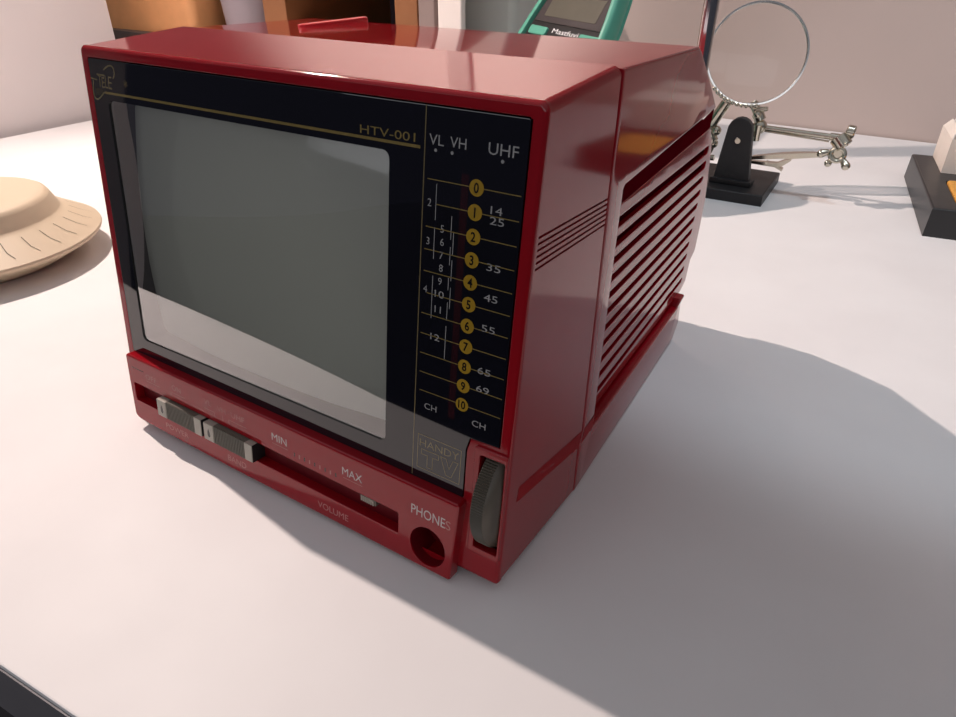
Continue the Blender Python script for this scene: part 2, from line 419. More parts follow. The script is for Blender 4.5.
for body, x, s in (('2', 139.8, 113.2), ('3', 139.9, 103.3), ('4', 139.5, 90.2), ('5', 144.1, 107.2), ('6', 144.2, 103.8), ('7', 144.1, 100.3), ('8', 144.2, 96.9), ('9', 144.1, 93.3)):
    T(body, x, s, 1.95, wscale=.95)
T('10', 143.2, 89.7, 1.95, w=2.9); T('11', 143.4, 85.4, 1.95, w=2.0); T('12', 142.4, 77.2, 1.9, w=3.0)
for x, s0, s1 in ((142.35, 119.0, 110.0), (142.3, 108.1, 99.8), (142.35, 95.3, 83.3), (147.3, 111.9, 105.9), (148.1, 108.0, 102.1), (147.35, 104.0, 99.2), (148.05, 100.7, 95.1),
                  (147.3, 95.8, 92.5), (148.05, 93.3, 87.4), (147.35, 89.1, 84.0), (147.3, 82.3, 72.6)):
    ST([(x, s0), (x, s1)], .2, 'white_print')
T('CH', 141.4, 55.2, 1.9, w=4.2); T('CH', 157.5, 55.4, 1.9, w=4.4)
# name box bottom right
ST([(139.6, 34.6), (154.7, 34.4), (154.8, 45.9), (139.7, 46.1)], .26, 'gold_dim', closed=True)
T('HANDY', 140.3, 42.3, 2.5, 'gold_dim', w=13.8)
ST([(141.0, 41.3), (147.2, 41.3), (147.2, 39.6), (145.1, 39.6), (145.1, 35.6), (143.2, 35.6), (143.2, 39.6), (141.0, 39.6)], .24, 'gold_dim', closed=True)
ST([(147.9, 41.3), (149.8, 41.3), (151.0, 38.0), (152.2, 41.3), (154.0, 41.3), (151.9, 35.6), (150.0, 35.6)], .24, 'gold_dim', closed=True)
fpo = fp.build('front_panel', tv, TV0, smooth=30)
# clear window set into the panel
wp = MB(); V = []; Fc = []; nx, ny = 24, 18
for j in range(ny+1):
    for i in range(nx+1):
        u = -1+2*i/nx; v = -1+2*j/ny
        V.append(F(68.5+u*58.85, 81.7+v*43.25, -.35+.45*(1-u*u)*(1-v*v)))
for j in range(ny):
    for i in range(nx):
        a_ = j*(nx+1)+i; Fc.append((a_, a_+1, a_+nx+2, a_+nx+1))
wp.add(V, Fc, M['pane']); o = wp.build('screen_window', fpo, smooth=60, wn=False, recalc=False)
o.data.transform(Matrix.Translation(-Vector(TV0)))
o['label'] = 'clear glass window over the screen'

# --- recessed surround and picture tube
su = MB()
mask = rrect(10.0, 39.5, 127.3, 124.3, 2.5)
wo = rrect(9.3, 38.1, 127.7, 125.3, 2.2)
su.loft([[F(x, s, -1.0) for x, s in wo], [F(x, s, -6.8) for x, s in rrect(9.6, 39.0, 127.5, 124.6, 3)], [F(x, s, -7.6) for x, s in mask], [F(x, s, -9.5) for x, s in offset(ccw(mask, True), .3)]], M['surround'])
su.build('screen_surround', tv, TV0)
ct = MB(); nx, ny = 28, 20; V = []; Fc = []
for j in range(ny+1):
    for i in range(nx+1):
        u = -1+2*i/nx; v = -1+2*j/ny
        # squircle-ish tube face
        x = 68.6+u*59.4; s = 82.0+v*43.0
        V.append(F(x, s, -3.6-2.9*u*u-2.2*v*v-.6*u*u*v*v))
for j in range(ny):
    for i in range(nx):
        a_ = j*(nx+1)+i; Fc.append((a_, a_+1, a_+nx+2, a_+nx+1))
ct.add(V, Fc, M['crt']); ct.build('picture_tube', tv, TV0)

# --- protruding control panel with slot, switches, socket and printing
SK = lambda x, s: s-.020*(x-78)
G = lambda x, s, n: F(x, SK(x, s), n)
cp = MB()
pan = [(2.6, 4.4), (3.0, 3.3), (4.2, 2.5), (7, 1.9), (60, 1.5), (155.2, 2.6), (155.9, 3.2), (157.6, 31.2), (157.0, 31.9), (3.0, 30.4), (2.2, 29.8), (2.0, 29.0)]
slot = rrect(5.2, 11.1, 135.9, 18.9, .5, 3)
cp.plate(pan, [slot, [(x, y+.020*(x-78)) for x, y in circ(*jack_c, 6.5, 40, 7.1)]], -.4, 4.0, M['red'], G, bev=.8, hbev=.25)
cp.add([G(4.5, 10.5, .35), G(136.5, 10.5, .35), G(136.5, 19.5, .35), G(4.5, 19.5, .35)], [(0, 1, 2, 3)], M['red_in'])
Tc = lambda body, x, s, h, m='panel_print', **k: cp.text(body, x, s, h, 4.03, M[m], G, **k)
Sc = lambda pts, w=.2, m='red_mark': cp.stroke(pts, w, 4.03, M[m], G)
Tc('OFF', 13.6, 23.2, 2.1, 'red_mark', w=6.4); Sc([(13.6, 22.3), (21.5, 22.3)])
Tc('ON', 29.2, 24.0, 2.2, 'red_mark', w=5.0); Sc([(28.2, 22.7), (36.2, 22.7)]); Sc([(28.3, 22.7), (28.3, 21.4)])
Tc('VL', 47.2, 24.8, 2.1, 'red_mark', w=3.9); Sc([(47.2, 23.0), (52.5, 23.0)]); Sc([(52.5, 23.0), (52.5, 21.3)])
Tc('VH', 54.2, 24.3, 2.2, 'red_mark', w=4.4); Sc([(56.8, 23.4), (56.8, 20.8)])
Tc('UHF', 61.4, 24.4, 2.2, 'red_mark', w=6.8); Sc([(60.0, 22.8), (69.0, 22.8)]); Sc([(60.0, 22.8), (60.0, 20.8)])
Tc('MIN', 81.6, 23.4, 2.9, w=7.0); Sc([(81.6, 22.2), (89.0, 22.2)])
for k in range(9): cp.stroke([(92+k*2.3, 22.5-.02*k), (92+k*2.3, 20.9)], .5, 4.03, M['red_mark'] if k % 2 else M['dial_red'], G)
Tc('MAX', 113.2, 23.3, 2.9, w=8.2); Sc([(113.6, 22.2), (121.5, 22.2)])
Tc('PHONE', 140.8, 21.6, 3.5, w=12.4); Tc('S', 153.4, 21.6, 3.2, 'red_mark', w=1.8)
Tc('POWER', 22.4, 5.0, 2.3, 'red_mark', w=13.2); Tc('BAND', 57.6, 4.9, 2.5, 'red_mark', w=9.6); Tc('VOLUME', 102.0, 5.2, 2.5, 'red_mark', w=13.5)
Tc('-', 5.5, 25.0, 2.0, 'dial_red', w=7)
cp.build('control_panel', tv, TV0, smooth=30)
def slider(name, x0, x1, label):
    b = MB(); s0, s1 = 11.5, 18.6; e = 5.2
    b.box((x0, s0, .4), (x0+e, s1, 6.4), M['switch'], lambda p: G(*p), bevel=.35)
    b.box((x1-3.9, s0, .4), (x1, s1, 6.4), M['switch'], lambda p: G(*p), bevel=.35)
    b.box((x0+e-.2, s0, .4), (x1-3.7, s1, 5.6), M['switch_dark'], lambda p: G(*p))
    for xx in (x0+e-.02, x1-.02): b.box((xx, s0+.1, .5), (xx+.06, s1-.1, 6.1 if xx > x0+e else 5.9), M['black'], lambda p: G(*p))  # thin dark plates standing for shade on the block ends
    k = x0+e+.25
    while k < x1-4.4:
        b.box((k, s0, 5.5), (k+.42, s1, 6.25), M['switch_dark'], lambda p: G(*p)); k += .84
    # dark pointer mark on the end block
    b.sheet([(x0+2.9, 13.0), (x0+3.6, 13.8), (x0+3.4, 15.4), (x0+2.8, 16.9), (x0+2.2, 15.4), (x0+2.1, 13.8)], 6.43, M['ink'], G)
    o = b.build(name, tv, TV0, smooth=30); o['label'] = label
slider('slider_switch', 21.9, 47.0, 'grey ribbed power slider, left of the two')
slider('slider_switch', 48.4, 73.6, 'grey ribbed band slider, right of the two')
vs = MB(); vs.box((119.6, 15.6, .4), (126.0, 17.9, 2.6), M['switch_dark'], lambda p: G(*p), bevel=.2)
for k in range(7): vs.box((120.0+k*.8, 15.7, 2.5), (120.4+k*.8, 17.8, 3.0), M['switch'], lambda p: G(*p))
vs.build('volume_slider', tv, TV0, smooth=30)

# --- thumb wheel for tuning
tw = MB(); Rw = 19.5; teeth = 150
def W(x, ang, r):  # wheel axis along x, centre behind the slot
    s = 31.0+r*math.sin(ang); n = -13.6+r*math.cos(ang); return F(x, s, n)
rings = []
for x, k, tooth in ((161.9, .80, 0), (162.0, .965, 0), (162.4, .985, 1), (166.2, .985, 1), (166.5, .98, 0), (167.6, .96, 0), (168.7, .90, 0), (169.2, .81, 0), (169.4, .6, 0), (169.5, .2, 0)):
    rings.append([W(x, 2*math.pi*i/(teeth*2), Rw*k+(.3 if (tooth and i % 2) else (-.15 if tooth else 0))) for i in range(teeth*2)])
tw.loft(rings, M['wheel'], True, True)
tw.build('tuning_wheel', tv, TV0, smooth=30)
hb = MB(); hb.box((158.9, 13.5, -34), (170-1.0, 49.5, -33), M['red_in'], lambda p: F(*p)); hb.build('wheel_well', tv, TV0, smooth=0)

# --- rear half of the cabinet
def taper(y, z): return max(0, (y-55))*(.047*(1-z/141))
def skirt(y, z):
    hi = 28-.05*(y-55); lo = 20.6
    return .8*max(0, min(1, (hi-z)/(hi-lo)))
def RX(y, z, xx, inset=0):      # xx: half-width coordinate -86.3..86.3
    k = (86.3-taper(y, z)-skirt(y, z)-inset)/86.3
    return ((85.1+xx*k)*MM, y*MM, z*MM)
rs = MB()
cshape = [(54.4, .3)]+[(54.4+3.4*k/8, .3+141.2*k/8) for k in range(1, 8)]+[(57.9, 141.6), (125, 139.9), (128.5, 138.4), (136, 133.4), (145.8, 127.2), (155, 121.0), (164.6, 114.4),
          (162.6, 113.6), (69.6, 108.1), (68.6, 107.2), (67.6, 80), (66.8, 55), (66.3, 35), (66.1, 28), (66.0, 20.8), (176, 20.5), (176.4, 24.8), (183, 24.6), (182.6, 19), (187, 7.5), (181, .6)]
def RC(u, v, dd): return RX(u, v, dd)
fl = MB(); fl.plate(cshape, [], -86.3, 86.3, M['red'], lambda u, v, dd: (u, v, dd), bev=1.0, back_bev=1.0, segs=4, ngon=True)
rs.gridded(fl, M['red'], RC, range(60, 190, 8), (20.6, 24, 28, 40, 55, 70, 85, 100, 107, 113, 120, 127, 134))
# inner core, set in behind the recess, closed at the back
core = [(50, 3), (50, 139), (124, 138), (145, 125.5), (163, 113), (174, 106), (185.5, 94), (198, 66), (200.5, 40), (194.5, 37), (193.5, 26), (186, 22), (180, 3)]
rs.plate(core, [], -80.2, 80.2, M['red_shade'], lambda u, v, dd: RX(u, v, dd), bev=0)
# sloping upper face of the recess on both sides
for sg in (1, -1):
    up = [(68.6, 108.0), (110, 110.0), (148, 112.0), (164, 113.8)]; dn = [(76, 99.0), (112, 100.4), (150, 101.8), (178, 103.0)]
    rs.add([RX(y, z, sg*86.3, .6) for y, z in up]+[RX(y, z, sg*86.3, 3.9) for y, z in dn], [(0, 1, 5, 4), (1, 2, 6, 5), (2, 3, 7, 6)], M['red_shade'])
    # sloping front cheek of the recess
    l0 = [(68.2, 107.4), (67.2, 70), (66.4, 35), (66.0, 20.8)]; l1 = [(69.4, 100.0), (68.4, 70), (67.6, 35), (67.2, 20.8)]
    rs.add([RX(y, z, sg*86.3, .3) for y, z in l0]+[RX(y, z, sg*86.3, 5.5) for y, z in l1], [(0, 1, 5, 4), (1, 2, 6, 5), (2, 3, 7, 6)], M['red'])
rs.add([RX(y, z, 86.3, -.08) for y, z in ((56.6, 27.6), (66.2, 27.4), (66.2, 20.7), (56.4, 20.7))], [(0, 1, 2, 3)], M['red_matt'])
rs.build('rear_shell', tv, TV0, smooth=35, wn=False)
# --- slotted vent panels in the recesses
gz = [93.6, 87.0, 80.6, 74.4, 68.2, 62.0, 55.9, 49.7, 43.4, 37.0, 30.6]
gy0 = [78, 77.6, 77, 76.6, 76.3, 76, 75.8, 75.6, 75.5, 75.4, 75.3]; gy1 = [182, 183, 183.5, 184, 184, 184, 184.3, 184.2, 185, 185, 186]
for sg in (1, -1):
    b = MB(); holes = []
    for i, z in enumerate(gz):
        h = 1.75 if i < 2 else 1.25
        holes.append(rrect(gy0[i]-6.5, z-h, gy1[i], z+h, [.4, h*.95, h*.95, .4], 4))
    outl = [(67.2, 22.4), (68.8, 99.6), (76, 99.6), (112, 101.0), (150, 102.4), (177.6, 103.4), (186.5, 95), (193.5, 80), (199, 66), (201.2, 52), (202, 40), (196, 37), (195.4, 26), (188, 23.2)]
    fl = MB(); fl.plate(outl, holes, 0, 1.6, M['red'], lambda u, v, dd: (u, v, dd), bev=.4, hbev=.25, segs=2)
    b.gridded(fl, M['red'], lambda u, v, dd: RX(u, v, sg*86.3, 5.1-dd), range(80, 200, 15), (28, 50, 72, 96.6))
    b.build('vent_panel', tv, TV0, smooth=30)
# --- raised rib on top, telescopic aerial at the rear corner
b = MB()
rb = [(20.2, 96), (20.9, 94.2), (22.4, 93.4), (23.8, 94.2), (24.6, 96), (25.0, 131), (24.4, 133.0), (23.0, 133.6), (21.6, 132.6), (20.8, 131)]
b.plate(rb, [], 138.6, 141.15, M['red_rib'], lambda u, v, dd: (u*MM, v*MM, dd*MM), bev=.9); b.build('top_rib', tv, TV0)
an = MB()
ax, ay = .1660, .1490
an.tube((ax, ay, .118), (ax+.0007, ay+.001, .225), .0026, .0026, M['chrome'], prof=[(0, .0024), (.02, .0027), (1, .0027)])
an.tube((ax+.0007, ay+.001, .2245), (ax+.0014, ay+.002, .315), .0021, .0021, M['chrome'])
an.tube((ax+.0014, ay+.002, .3145), (ax+.002, ay+.003, .395), .0016, .0016, M['chrome'])
ao = an.build('aerial', tv, TV0, smooth=40); ao['label'] = 'chrome telescopic aerial'
b = MB(); b.tube((ax+.002, ay+.003, .395), (ax+.002, ay+.003, .402), .003, .003, M['chrome'], prof=[(0, .0018), (.1, .003), (.85, .003), (1, .002)])
o = b.build('tip', ao); o.data.transform(Matrix.Translation(-Vector(TV0)))

# ------------------------------------------------------------------ beige disc
d0 = (-.2289, .0509, 0)
dk = MB()
dk.lathe([(.0, 0), (.046, 0), (.0475, .0006), (.056, .0050), (.064, .0098), (.0688, .0122), (.0702, .0134), (.0708, .0146), (.0704, .0158), (.0690, .0166), (.060, .0218), (.0525, .0262), (.0508, .0273), (.0500, .0284), (.0468, .0356), (.0455, .0376), (.0435, .0387), (.040, .0390), (.02, .0393), (0, .0393)], M['beige'])
def DL(r, ang, dz=.0002):
    z = .0166+(.0690-r)/.0165*.0096 if r > .052 else .0392
    return Vector((r*math.cos(ang), r*math.sin(ang), z+dz))
def dline(pts, w=.00045):
    b = []; n = len(pts)
    for i in range(n):
        tt = (pts[min(i+1, n-1)]-pts[max(i-1, 0)]); pp = Vector((-tt.y, tt.x, 0)).normalized()*w/2; b += [pts[i]+pp, pts[i]-pp]
    dk.add(b, [(2*i, 2*i+1, 2*i+3, 2*i+2) for i in range(n-1)], M['beige_line'])
for k in range(30):
    a0 = 2*math.pi*k/30+.05
    if k in (26, 27): continue
    dline([DL(.0545, a0), DL(.0575, a0), DL(.0615, a0), DL(.0660, a0+.03)])
a0 = 2*math.pi*26.5/30+.05
dline([DL(.0600+.0022*math.sin(q*.5), a0+.10*math.cos(q*.5), .0006) for q in range(-1, 10)])
dline([DL(.02, q*.1) for q in range(0, 64)]); dline([Vector((-.004, -.016, .0395)), Vector((.012, -.008, .0395))])
o = dk.build('engraved_disc', smooth=30); o.location = d0
tag(o, 'round beige disc with engraved marks and raised centre lying on the desk', 'disc')

# ------------------------------------------------------------------ helping hand with magnifier
hx, hy = .128, .444
hh = empty('helping_hand', (hx, hy, 0), 'black iron helping hand with round magnifier and nickel clips', 'helping hand')
H0 = (hx, hy, 0)
b = MB(); base = [(.086, .4085), (.1555, .4110), (.1535, .482), (.084, .480)]
b.plate(base, [], 0, .0082, M['iron'], lambda x, y, z: (x, y, z), bev=.0012); b.build('base', hh, H0)
b = MB()
PY = .4275
pl = [(.1130, .0085), (.1405, .0085), (.1353, .0500), (.1340, .0535), (.1315, .0560), (.1285, .0574), (.1255, .0577), (.1222, .0567), (.1195, .0545), (.1178, .0508)]
hole = circ(.1263, .0412, .0022, 20)
b.plate(pl, [hole], 0, .0065, M['iron'], lambda x, z, d_: (x, PY+.0065-d_, z), bev=.0009, hbev=.0004)
b.box((.1115, PY-.003, .0080), (.1425, PY+.0105, .0125), M['iron'], bevel=.0008)
b.build('upright_plate', hh, H0)
b = MB(); b.tube((.1268, PY-.001, .0412), (.1268, .462, .0412), .0020, .0020, M['nickel']); b.build('pivot_bolt', hh, H0)
# magnifier
LC = Vector((.1236, .450, .0984)); LR = .0345
ln = Vector((.30, -.94, .22)).normalized()
b = MB(); b.torus(LC, ln, LR, .0009, M['chrome'], N=96)
zz = ln; xx = Vector((1, 0, 0)); xx = (xx-zz*xx.dot(zz)).normalized(); yy = zz.cross(xx); yy = yy if yy.z > 0 else -yy
# wide band of the frame
N = 96
b.loft([[LC+(xx*math.cos(2*math.pi*i/N)+yy*math.sin(2*math.pi*i/N))*r+zz*o_ for i in range(N)] for r, o_ in ((LR-.0004, -.0022), (LR+.0007, -.0022), (LR+.0007, .0022), (LR-.0004, .0022), (LR-.0004, -.0022))], M['chrome'])
lr = b.build('magnifier_ring', hh, H0)
b = MB()
lensr = [(.0341, -.0012), (.0341, .0012), (.028, .0021), (.02, .0029), (.01, .0035), (0.0, .0037)]
lz = [[LC+(xx*math.cos(2*math.pi*i/64)+yy*math.sin(2*math.pi*i/64))*max(r, 1e-4)+zz*o_ for i in range(64)] for r, o_ in lensr]
b.loft(lz, M['lens']); b.build('magnifier_lens', hh, H0, smooth=60)
# serrated clamp band at lower left of the ring
b = MB()
for k in range(11):
    t_ = math.radians(228+k*5.5); c_ = LC+(xx*math.cos(t_)+yy*math.sin(t_))*(LR+.0012)
    b.ball(c_+zz*.0015, .0017, M['nickel'], 10, 6)
b.build('clamp_band', hh, H0)
Q = lambda x, z, y=.452: Vector((x, y, z))
# left arm: sleeve and clip behind the plate
b = MB()
b.tube(Q(.1085, .0640), Q(.0985, .0440), .0040, .0040, M['nickel'], prof=[(0, .0034), (.05, .0042), (.9, .0042), (1, .003)])
b.ball(Q(.0970, .0415), .0050, M['nickel']); b.ball(Q(.104, .041), .0038, M['nickel'])
b.build('ball_joint', hh, H0)
b = MB(); b.path([Q(.0985, .0400), Q(.1020, .0340), Q(.1010, .0270), Q(.1000, .0200)], [.0035, .0045, .0035, .002], M['nickel'])
b.ball(Q(.1035, .0310), .0036, M['nickel']); b.tube(Q(.0960, .0190), Q(.1060, .0200), .0022, .0022, M['nickel']); b.build('wing_screw', hh, H0)
# centre joint right of the plate
b = MB()
b.tube(Q(.1272, .0655), Q(.1350, .0525), .0030, .0030, M['nickel'], prof=[(0, .0024), (.1, .0034), (.6, .0034), (.65, .0046), (1, .0046)])
b.ball(Q(.1355, .0480), .0056, M['nickel']); b.tube(Q(.1355, .0500, .447), Q(.1358, .0385, .447), .0030, .0024, M['nickel'])
b.ball(Q(.1330, .0575, .447), .0030, M['nickel']); b.tube(Q(.1300, .0600, .449), Q(.1395, .0620, .449), .0022, .0016, M['nickel'])
b.build('ball_joint', hh, H0)
# long rod to the right
b = MB(); b.tube(Q(.1355, .0475), Q(.1925, .0468), .0021, .0021, M['nickel'], prof=[(0, .0030), (.03, .0030), (.035, .0021), (.88, .0021), (.885, .0028), (1, .0028)])
b.tube(Q(.1400, .0452), Q(.1860, .0435), .0007, .0007, M['nickel']); b.build('arm_rod', hh, H0)
# joint cluster at the end of the rod
b = MB()
b.tube(Q(.1912, .0480, .449), Q(.1975, .0420, .447), .0062, .0062, M['nickel'], prof=[(0, .005), (.08, .0062), (.92, .0062), (1, .005)])
b.tube(Q(.1955, .0520), Q(.2015, .0515), .0046, .0046, M['nickel'], prof=[(0, .004), (.15, .0048), (.85, .0048), (1, .0036)])
b.torus(Q(.1945, .0368, .444), (.2, -1, .15), .0046, .0017, M['nickel'], 32, 10); b.tube(Q(.1945, .0368, .4445), Q(.1945, .0368, .450), .0036, .0036, M['nickel'])
b.ball(Q(.1982, .0452, .4425), .0016, M['nickel'])
b.build('swivel_joint', hh, H0)
b = MB()
b.path([Q(.1925, .0350, .446), Q(.1908, .0320, .445), Q(.1900, .0300, .444)], [.0014, .0018, .0024], M['nickel']); b.ball(Q(.1898, .0298, .444), .0026, M['nickel'])
b.path([Q(.1965, .0350, .446), Q(.1998, .0320, .445), Q(.2018, .0300, .444)], [.0018, .0024, .0030], M['nickel']); b.ball(Q(.2018, .0298, .444), .0032, M['nickel'])
b.path([Q(.1915, .0370, .446), Q(.1870, .0372, .445), Q(.1840, .0362, .444)], [.0018, .0024, .0030], M['nickel']); b.ball(Q(.1836, .0360, .444), .0030, M['nickel'])
b.build('wing_screw', hh, H0)
# crocodile clip pointing back to the plate
b = MB()
def jaw(pts):
    rings = []
    for x, z0, z1, y0, y1 in pts: rings.append([Vector((x, y0, z0)), Vector((x, y1, z0)), Vector((x, y1, z1)), Vector((x, y0, z1))])
    b.loft(rings, M['nickel'], True, True)
jaw([(.1850, .0325, .0352, .4490, .4530), (.1760, .0308, .0345, .4480, .4540), (.1640, .0285, .0325, .4470, .4550), (.1560, .0275, .0310, .4470, .4550), (.1350, .0235, .0260, .4485, .4535)])
jaw([(.1640, .0270, .0286, .4470, .4550), (.1590, .0225, .0262, .4470, .4550), (.1540, .0205, .0235, .4475, .4545), (.1350, .0205, .0225, .4490, .4530)])
jaw([(.1590, .0180, .0195, .4480, .4540), (.1530, .0205, .0225, .4480, .4540), (.1460, .0218, .0235, .4480, .4540)])
b.build('crocodile_clip', hh, H0, smooth=30)

# ------------------------------------------------------------------ black tool-stand base, box and sponge
def frame2(o_, yaw):
    c_, s_ = math.cos(yaw), math.sin(yaw)
    return lambda x, y, z: (o_[0]+x*c_-y*s_, o_[1]+x*s_+y*c_, z)
SB = frame2((.2612, .4085), math.atan2(.0205, .147)*-1+0.0)
SB = frame2((.2612, .4085), math.radians(8.2))
st = empty('tool_stand', (.31, .48, 0), 'low black tool stand tray on the desk holding a white box and yellow sponge', 'tool stand'); ST0 = (.31, .48, 0)
b = MB()
hs = .0195
pool = rrect(.0155, .0150, .072, .074, .004)
b.plate([(0, 0), (.105, 0), (.105, .149), (0, .149)], [pool], 0, hs, M['stand'], lambda x, y, z: SB(x+.0006*(z/.02), y+(.149-2*y)*.004*(z/.02), z), bev=.0016, hbev=.0008)
b.add([SB(x, y, .009) for x, y in pool], [tuple(range(len(pool)))], M['stand'])
b.build('tray', st, ST0)
b = MB(); b.tube(SB(.085, .125, hs-.001), SB(.085, .125, .026), .006, .006, M['nickel']); b.build('socket_post', st, ST0)
# sponge in the tray
sp = MB(); sp.plate(rrect(.0168, .0165, .0705, .0725, .003), [], .0092, .0205, M['sponge'], lambda x, y, z: SB(x, y, z), bev=.0015)
o = sp.build('sponge', smooth=30); tag(o, 'yellow cleaning sponge set in the black tool stand tray', 'sponge')
# white cardboard box standing open on the tray
cb = MB(); Bx = lambda x, y, z: SB(.0150+x, .0935+y, hs+.0002+z)
w_, l_, h_ = .072, .053, .0245
wall_t = .0008
for lo, hi in (((0, 0, 0), (w_, wall_t, h_)), ((0, l_-wall_t, 0), (w_, l_, h_)), ((0, wall_t, 0), (wall_t, l_-wall_t, h_)), ((w_-wall_t, wall_t, 0), (w_, l_-wall_t, h_)), ((wall_t, wall_t, 0), (w_-wall_t, l_-wall_t, wall_t))):
    cb.box(lo, hi, M['card'], lambda p: Bx(*p))
bo = empty('cardboard_box', (.30, .53, hs), 'small white cardboard box with raised flaps on the black tool stand', 'box')
cbo = cb.build('box_body', bo, (.30, .53, hs), smooth=0)
def flap(pts, name='flap'):
    b = MB(); n_ = Vector((0, 0, 0)); P = [Vector(Bx(*p)) for p in pts]
    nr = (P[1]-P[0]).cross(P[3]-P[0]).normalized()*.0004
    b.add([p+nr for p in P]+[p-nr for p in P], [(0, 1, 2, 3), (7, 6, 5, 4), (0, 4, 5, 1), (1, 5, 6, 2), (2, 6, 7, 3), (3, 7, 4, 0)], M['card']); b.build(name, bo, (.30, .53, hs), smooth=0)
flap([(0.0005, .001, h_), (.0005, l_-.001, h_), (.004, l_-.008, h_+.0065), (.004, .012, h_+.0065)])
flap([(.002, l_-.0005, h_), (w_-.002, l_-.0005, h_), (w_-.008, l_+.004, h_+.007), (.010, l_+.004, h_+.007)])
flap([(.002, .0005, h_), (w_-.002, .0005, h_), (w_-.004, .020, h_+.004), (.006, .020, h_+.004)])

# ------------------------------------------------------------------ multimeter leaning behind the television
r_ = Vector((.8341, -.5517, 0)); bk = Vector((.5517, .8341, 0)); th_ = math.radians(57)
up_ = bk*math.cos(th_)+Vector((0, 0, 1))*math.sin(th_); nn = r_.cross(up_)
P0 = Vector((.0060, .3700, .1108))
MT0 = P0+up_*(-.129); MT0 = (MT0.x, MT0.y, 0)
U = lambda u, v, n: P0+r_*u*MM+up_*v*MM+nn*n*MM
mt = empty('multimeter', MT0, 'green and black digital multimeter leaning back on its stand behind the red television', 'multimeter')
b = MB()
hol = rrect(-66, -128, 53, 58, 12, 6); face = rrect(-56.5, -121, 45.5, 51, 6)
hol = [(x-(.0 if y < -20 else -(y+20)*.09) if x < 0 else x-(0 if y < -20 else (y+20)*.115), y) for x, y in hol]
hol = sorted(hol, key=lambda p: math.atan2(p[1]+35, p[0]+6))
def shp(x0, x1): return None
holO = [(-66, -116), (-63, -124), (-54, -128), (42, -128), (50, -124), (53, -116), (52.2, -40), (49.5, 0), (45, 15), (38.5, 33), (33.5, 46), (27, 54), (19, 58), (-34, 58), (-46, 55), (-54, 46), (-58.5, 30), (-62.2, 10), (-65.2, -8), (-66, -40)]
holI = [(-56, -112), (-52, -118), (40, -118), (44, -112), (45.6, -40), (44.6, 0), (40.8, 15), (34.5, 32), (29, 46), (21, 51), (-36, 51), (-45, 46), (-51.0, 28), (-54.8, 10), (-57.3, -8), (-57.5, -40)]
b.plate(holO, [holI], -14, 3.0, M['green'], U, bev=4.0, hbev=1.0, back_bev=11, segs=5); b.build('holster', mt, MT0)
b = MB(); inn = offset(ccw(holI, True), .3)
b.plate(inn, [], -13, 0, M['meter_black'], U, bev=.8)
b.text('Mastfuyi', -19.5, .2, 3.6, .1, M['white_pure'], U, w=35.5)
mo = b.build('meter_body', mt, MT0, smooth=30)
b = MB(); b.plate([(-51.4, 6.8), (40.0, 6.8), (36.5, 20), (29.5, 40), (24, 46), (-38, 46), (-44, 38), (-49.0, 22)], [], -.5, 1.0, M['lcd_frame'], U, bev=.6); o = b.build('display_frame', mt, MT0)
b = MB(); b.plate(rrect(-40.5, 11.2, 29.5, 41, 1.0), [], .5, 1.25, M['lcd'], U, bev=.2); b.box((-40, 27.5, 1.2), (29, 40.8, 1.3), M['lcd_frame'], lambda p: U(*p)); b.build('display', mt, MT0, smooth=30)  # dark strip painted for the shadow along the display top
for x0, x1 in ((-51, -25.5), (19.8, 44.2)):
    b = MB(); b.plate(rrect(x0, -3.6, x1, 3.0, 1.8), [], -.4, 1.8, M['green'], U, bev=.8); b.build('button', mt, MT0)
b = MB()
b.lathe([(0, 0), (24, 0), (25, .5), (25, 2), (20, 4), (19, 9), (17.5, 10), (0, 10)], M['meter_black'], M4=None)
b.v = [tuple(U(-6+x, -62+y, z)) for x, y, z in b.v]
b.box((-8.5, -80, 9.8), (-3.5, -46, 13), M['green'], lambda p: U(*p), bevel=.8); b.build('rotary_dial', mt, MT0)
b = MB()
a1 = U(-30, 10, -14); a2 = U(18, 10, -14)
f1 = Vector((a1.x+.032, a1.y+.049, .0015)); f2 = Vector((a2.x+.032, a2.y+.049, .0015)); thick = nn*.0025
b.add([a1, a2, f2, f1]+[p-thick for p in (a1, a2, f2, f1)], [(0, 1, 2, 3), (7, 6, 5, 4), (0, 4, 5, 1), (1, 5, 6, 2), (2, 6, 7, 3), (3, 7, 4, 0)], M['green']); b.build('kickstand', mt, MT0, smooth=0)

# ------------------------------------------------------------------ shelf unit and things behind, upper left
su0 = (-.375, .50, 0)
sh = empty('wooden_shelf_unit', su0, 'orange-brown wooden shelf unit with dark open compartment behind the television', 'shelf unit')
yf, yk = .402, .60
def part(name, lo, hi, m, bv=.0015):
    b = MB(); b.box(lo, hi, m, bevel=bv); return b.build(name, sh, su0)
part('shelf_board', (-.685, yf+.001, .066), (-.148, yk-.012, .079), M['dark_grey'])
part('shelf_board', (-.685, yf+.001, .190), (-.148, yk-.012, .204), M['wood'])
part('base_board', (-.685, yf+.004, .0), (-.148, yk-.012, .014), M['dark_wood'])
part('side_panel', (-.700, yf, 0), (-.6852, yk, .204), M['wood'])
part('upright_panel', (-.334, yf, .0142), (-.303, yk-.0125, .0658), M['wood'])
part('upright_panel', (-.334, yf, .0792), (-.303, yk-.0125, .1898), M['wood'])
part('side_panel', (-.1725, yf, 0), (-.1480, yk, .204), M['wood'])
part('back_panel', (-.6850, yk-.0118, 0), (-.1727, yk, .204), M['dark_wood'])
part('rail', (-.3028, yf+.012, .0792), (-.1727, yf+.030, .100), M['wood'])
